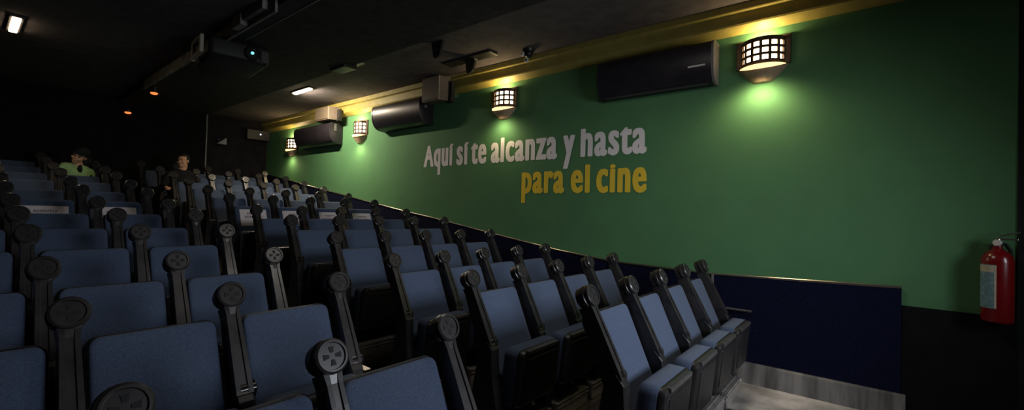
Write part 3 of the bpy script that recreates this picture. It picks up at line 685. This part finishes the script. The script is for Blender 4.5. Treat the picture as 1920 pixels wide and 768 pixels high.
def person(name, base, label, J, head_rot, cloth, hairm, capped):
    """J: joints relative to base; head built in its own frame (face towards -y) then turned by head_rot"""
    t = empty(name, base, label, 'person')
    H = J['head']; HRm = head_rot
    def hd(p): return tuple(Vector(H) + HRm @ Vector(p))
    ch = []
    ch.append([(J['pelvis'], (.16, .12)), (J['waist'], (.145, .105)), (J['chest'], (.16, .108)), (J['upper'], (.12, .078)), (J['neck'], (.062, .062)), (hd((0, .015, -.10)), .056), (hd((0, .015, -.05)), .055)])
    for s in ('l', 'r'):
        ch.append([(J['upper'], .07), (J['sh' + s], .062), (J['el' + s], .044), (J['wr' + s], .029), (J['pa' + s], (.036, .018))])
        ch.append([(J['pelvis'], .10), (J['hip' + s], .095), (J['kn' + s], .062), (J['an' + s], .042), (J['to' + s], .036)])
        pa = Vector(J['pa' + s]); d = (pa - Vector(J['wr' + s])).normalized(); sd = d.cross(Vector((0, 0, 1))).normalized(); dn = Vector((0, 0, -1))
        for k, (off, ln) in enumerate(((-.027, .062), (-.009, .074), (.009, .070), (.027, .055))):
            a = pa + sd * off
            ch.append([(a - d * .02, .0095), (a + d * ln * .5, .009), (a + d * ln * .85 + dn * .018, .0085), (a + d * ln * .95 + dn * .042, .0075)])
        th = -1 if s == 'r' else 1
        a = pa - d * .03 + sd * (.03 * th)
        ch.append([(pa - d * .035, .012), (a + d * .02 + sd * (.012 * th), .0105), (a + d * .05 + sd * (.016 * th) + dn * .015, .009)])
    def features(bm):
        def el(c, r, s, rot=None):
            q = bmesh.ops.create_uvsphere(bm, u_segments=20, v_segments=14, radius=r)
            for v in q['verts']: v.co = Vector(hd(Vector((v.co.x * s[0], v.co.y * s[1], v.co.z * s[2])) + Vector(c)))
        el((0, .012, .035), .092, (.84, 1.06, 1.0))        # cranium
        el((0, -.018, -.035), .078, (.86, .98, 1.05))      # face
        el((0, -.055, -.092), .034, (1.05, .9, .8))        # chin
        el((0, -.096, -.018), .015, (.85, 1.0, .9)); el((0, -.090, .008), .010, (.8, .9, 2.0))   # nose
        el((0, -.082, .032), .03, (1.7, .5, .45))          # brow
        for s in (-1, 1):
            el((s * .081, .012, -.005), .026, (.36, .75, 1.15))   # ears
            el((s * .045, -.068, -.03), .026, (1, .7, .8))        # cheeks
        el((0, -.088, -.056), .018, (1.35, .55, .32)); el((0, -.086, -.066), .017, (1.2, .55, .36))  # lips
    me = skin_mesh(ch, voxel=.0065, extra=features)
    me.materials.append(M['skin1']); me.name = 'body'
    link(bpy.data.objects.new('body', me), t)
    # eyes, brows
    for s in (-1, 1):
        bm = bmesh.new(); add_sphere(bm, (0, 0, 0), .0095, (1.3, .7, .7), seg=12)
        for v in bm.verts: v.co = Vector(hd(v.co + Vector((s * .033, -.0815, .008))))
        mesh_obj('eye', bm, M['eye'], t, smooth=True)
        bm = bmesh.new(); add_sphere(bm, (0, 0, 0), .018, (1.1, .4, .22), seg=12)
        for v in bm.verts: v.co = Vector(hd(v.co + Vector((s * .036, -.094, .034))))
        mesh_obj('eyebrow', bm, M['hair'], t, smooth=True)
    # hair
    bm = bmesh.new(); add_sphere(bm, (0, .017, .042), .102, (.86, 1.06, 1.02), seg=40)
    dele = [v for v in bm.verts if (v.co.z < .082 and v.co.y < -.03) or v.co.z < -.045 or (v.co.z < .012 and v.co.y < .025)]
    bmesh.ops.delete(bm, geom=dele, context='VERTS')
    for v in bm.verts: v.co = Vector(hd(v.co))
    h = mesh_obj('hair', bm, hairm, t, smooth=True)
    md = h.modifiers.new('s', 'SOLIDIFY'); md.thickness = .012
    if capped:
        bm = bmesh.new(); add_sphere(bm, (0, .012, .045), .107, (.88, 1.08, 1.0), seg=28)
        bmesh.ops.delete(bm, geom=[v for v in bm.verts if v.co.z < .045], context='VERTS')
        for v in bm.verts: v.co = Vector(hd(v.co))
        c = mesh_obj('cap', bm, M['capcloth'], t, smooth=True, angle=.9)
    # jacket / shirt
    gch = [[(J['pelvis'], (.18, .14)), (J['waist'], (.17, .13)), (J['chest'], (.185, .137)), (J['upper'], (.15, .112)), (tuple(Vector(J['upper']) * .45 + Vector(J['neck']) * .55), (.085, .08))]]
    for s in ('l', 'r'):
        w = tuple(Vector(J['wr' + s]) * .9 + Vector(J['el' + s]) * .1) if cloth is not M['lime'] else tuple(Vector(J['el' + s]) * .8 + Vector(J['sh' + s]) * .2)
        lst = [(J['upper'], .085), (J['sh' + s], .08)]
        if cloth is M['lime']: lst += [(tuple((Vector(J['el' + s]) + Vector(J['sh' + s])) / 2), .072), (w, .068)]
        else: lst += [(J['el' + s], .06), (w, .043)]
        gch.append(lst)
    me = skin_mesh(gch, voxel=.012); me.materials.append(cloth); me.name = 'jacket'
    j = link(bpy.data.objects.new('jacket' if cloth is not M['lime'] else 'shirt', me), t)
    pch = []
    for s in ('l', 'r'): pch.append([(J['pelvis'], .125), (J['hip' + s], .112), (J['kn' + s], .08), (tuple(Vector(J['an' + s]) * .95 + Vector(J['kn' + s]) * .05), .06)])
    me = skin_mesh(pch, voxel=.014); me.materials.append(M['trouser']); me.name = 'trousers'; link(bpy.data.objects.new('trousers', me), t)
    for s in ('l', 'r'):
        a, b = Vector(J['an' + s]), Vector(J['to' + s])
        me = skin_mesh([[(a + Vector((0, .03, -.03)), (.045, .045)), (a * .4 + b * .6 + Vector((0, 0, -.01)), (.048, .04)), (b + Vector((0, -.05, 0)), (.042, .032))]], voxel=.012)
        me.materials.append(M['rubber']); me.name = 'shoe'; link(bpy.data.objects.new('shoe', me), t)
    return t, hd
def rot(yaw, pitch=0, roll=0): return Matrix.Rotation(yaw, 3, 'Z') @ Matrix.Rotation(roll, 3, 'Y') @ Matrix.Rotation(pitch, 3, 'X')
hm = HR[10]
J = dict(pelvis=(0, -.20, .60), waist=(.0, -.16, .76), chest=(.01, -.12, .92), upper=(.02, -.09, 1.04), neck=(.03, -.10, 1.12), head=(.035, -.13, 1.285),
         shr=(-.145, -.09, 1.02), elr=(-.245, -.14, .82), wrr=(-.255, -.32, .775), par=(-.255, -.395, .77),
         shl=(.185, -.09, 1.02), ell=(.245, -.14, .80), wrl=(.16, -.33, .74), pal=(.09, -.37, .72),
         hipr=(-.10, -.26, .60), knr=(-.13, -.60, .60), anr=(-.13, -.57, .13), tor=(-.14, -.66, .06), hipl=(.10, -.26, .60), knl=(.14, -.60, .60), anl=(.14, -.57, .13), tol=(.15, -.66, .06))
person('person', (2.555, YR[10], hm), 'person in dark jacket seated in right block near the aisle, face turned left', J, rot(math.radians(-50), math.radians(2)), M['jacket'], M['hair'], False)
hw = HC[10]
J = dict(pelvis=(0, -.20, .60), waist=(.0, -.20, .75), chest=(.02, -.22, .90), upper=(.03, -.24, 1.0), neck=(.045, -.28, 1.07), head=(.055, -.33, 1.20),
         shr=(-.115, -.22, 1.01), elr=(-.19, -.30, .84), wrr=(-.12, -.46, .78), par=(-.06, -.50, .76),
         shl=(.165, -.24, .955), ell=(.20, -.33, .78), wrl=(.14, -.46, .77), pal=(.08, -.50, .75),
         hipr=(-.10, -.26, .60), knr=(-.13, -.60, .60), anr=(-.13, -.57, .13), tor=(-.14, -.66, .06), hipl=(.10, -.26, .60), knl=(.14, -.60, .60), anl=(.14, -.57, .13), tol=(.15, -.66, .06))
t, hd = person('person', (1.125, YC[10], hw), 'person in lime green shirt and dark cap seated at left of aisle, looking down', J, rot(math.radians(-26), math.radians(14), math.radians(30)), M['lime'], M['hair'], True)
bm = bmesh.new(); add_box(bm, (.180, -.358, .88), (.208, -.335, .908), .004); mesh_obj('sleeve_badge', bm, M['capcloth'], t)
bm = bmesh.new(); add_box(bm, (.165, -.388, .808), (.225, -.35, .835), .006); mesh_obj('sleeve_cuff', bm, M['white'], t)
bm = bmesh.new(); add_sphere(bm, (.062, -.325, .995), .07, (.45, .5, 1.0)); mesh_obj('undershirt', bm, M['capcloth'], t, smooth=True)

# ------------------------------------------------------------------ light
def area(name, loc, target, energy, size, sy, col):
    l = bpy.data.lights.new(name, 'AREA'); l.shape = 'RECTANGLE'; l.size = size; l.size_y = sy; l.energy = energy; l.color = col
    o = bpy.data.objects.new(name, l); o.location = loc
    o.rotation_euler = (Vector(target) - Vector(loc)).to_track_quat('-Z', 'Y').to_euler(); link(o); return o
sg = area('screen_glow', (2.7, -2.3, 2.0), (3.0, 3.4, .6), 34, 1.6, 1.0, (.86, .91, 1.0))
area('overhead_fill', (2.6, 1.3, CEIL - .16), (2.6, 1.3, 0), 15, 1.0, 1.0, (1, .93, .84))  # soft fill added overhead, out of view, without a fixture
sg.data.spread = math.radians(97)
w = bpy.data.worlds.new('hall_dark'); w.use_nodes = True
w.node_tree.nodes['Background'].inputs['Color'].default_value = (.6, .62, .75, 1)
w.node_tree.nodes['Background'].inputs['Strength'].default_value = .004
sc.world = w

# ------------------------------------------------------------------ camera
th, ro, pi_ = math.radians(38.7059), math.radians(1.567), math.radians(1.0113)
F = Vector((math.cos(th) * math.cos(pi_), math.sin(th) * math.cos(pi_), math.sin(pi_)))
R0 = Vector((math.sin(th), -math.cos(th), 0)); U0 = R0.cross(F)
Rv = R0 * math.cos(ro) + U0 * math.sin(ro); Uv = -R0 * math.sin(ro) + U0 * math.cos(ro)
cam = bpy.data.cameras.new('camera'); co = bpy.data.objects.new('camera', cam); link(co)
co.matrix_world = Matrix(((Rv.x, Uv.x, -F.x, 0), (Rv.y, Uv.y, -F.y, 0), (Rv.z, Uv.z, -F.z, Z0), (0, 0, 0, 1)))
cam.sensor_width = 36; cam.lens = 36 * 831.05 / 1920; cam.clip_start = .02
sc.camera = co
sc.view_settings.view_transform = 'Standard'; sc.view_settings.look = 'None'; sc.view_settings.exposure = 0
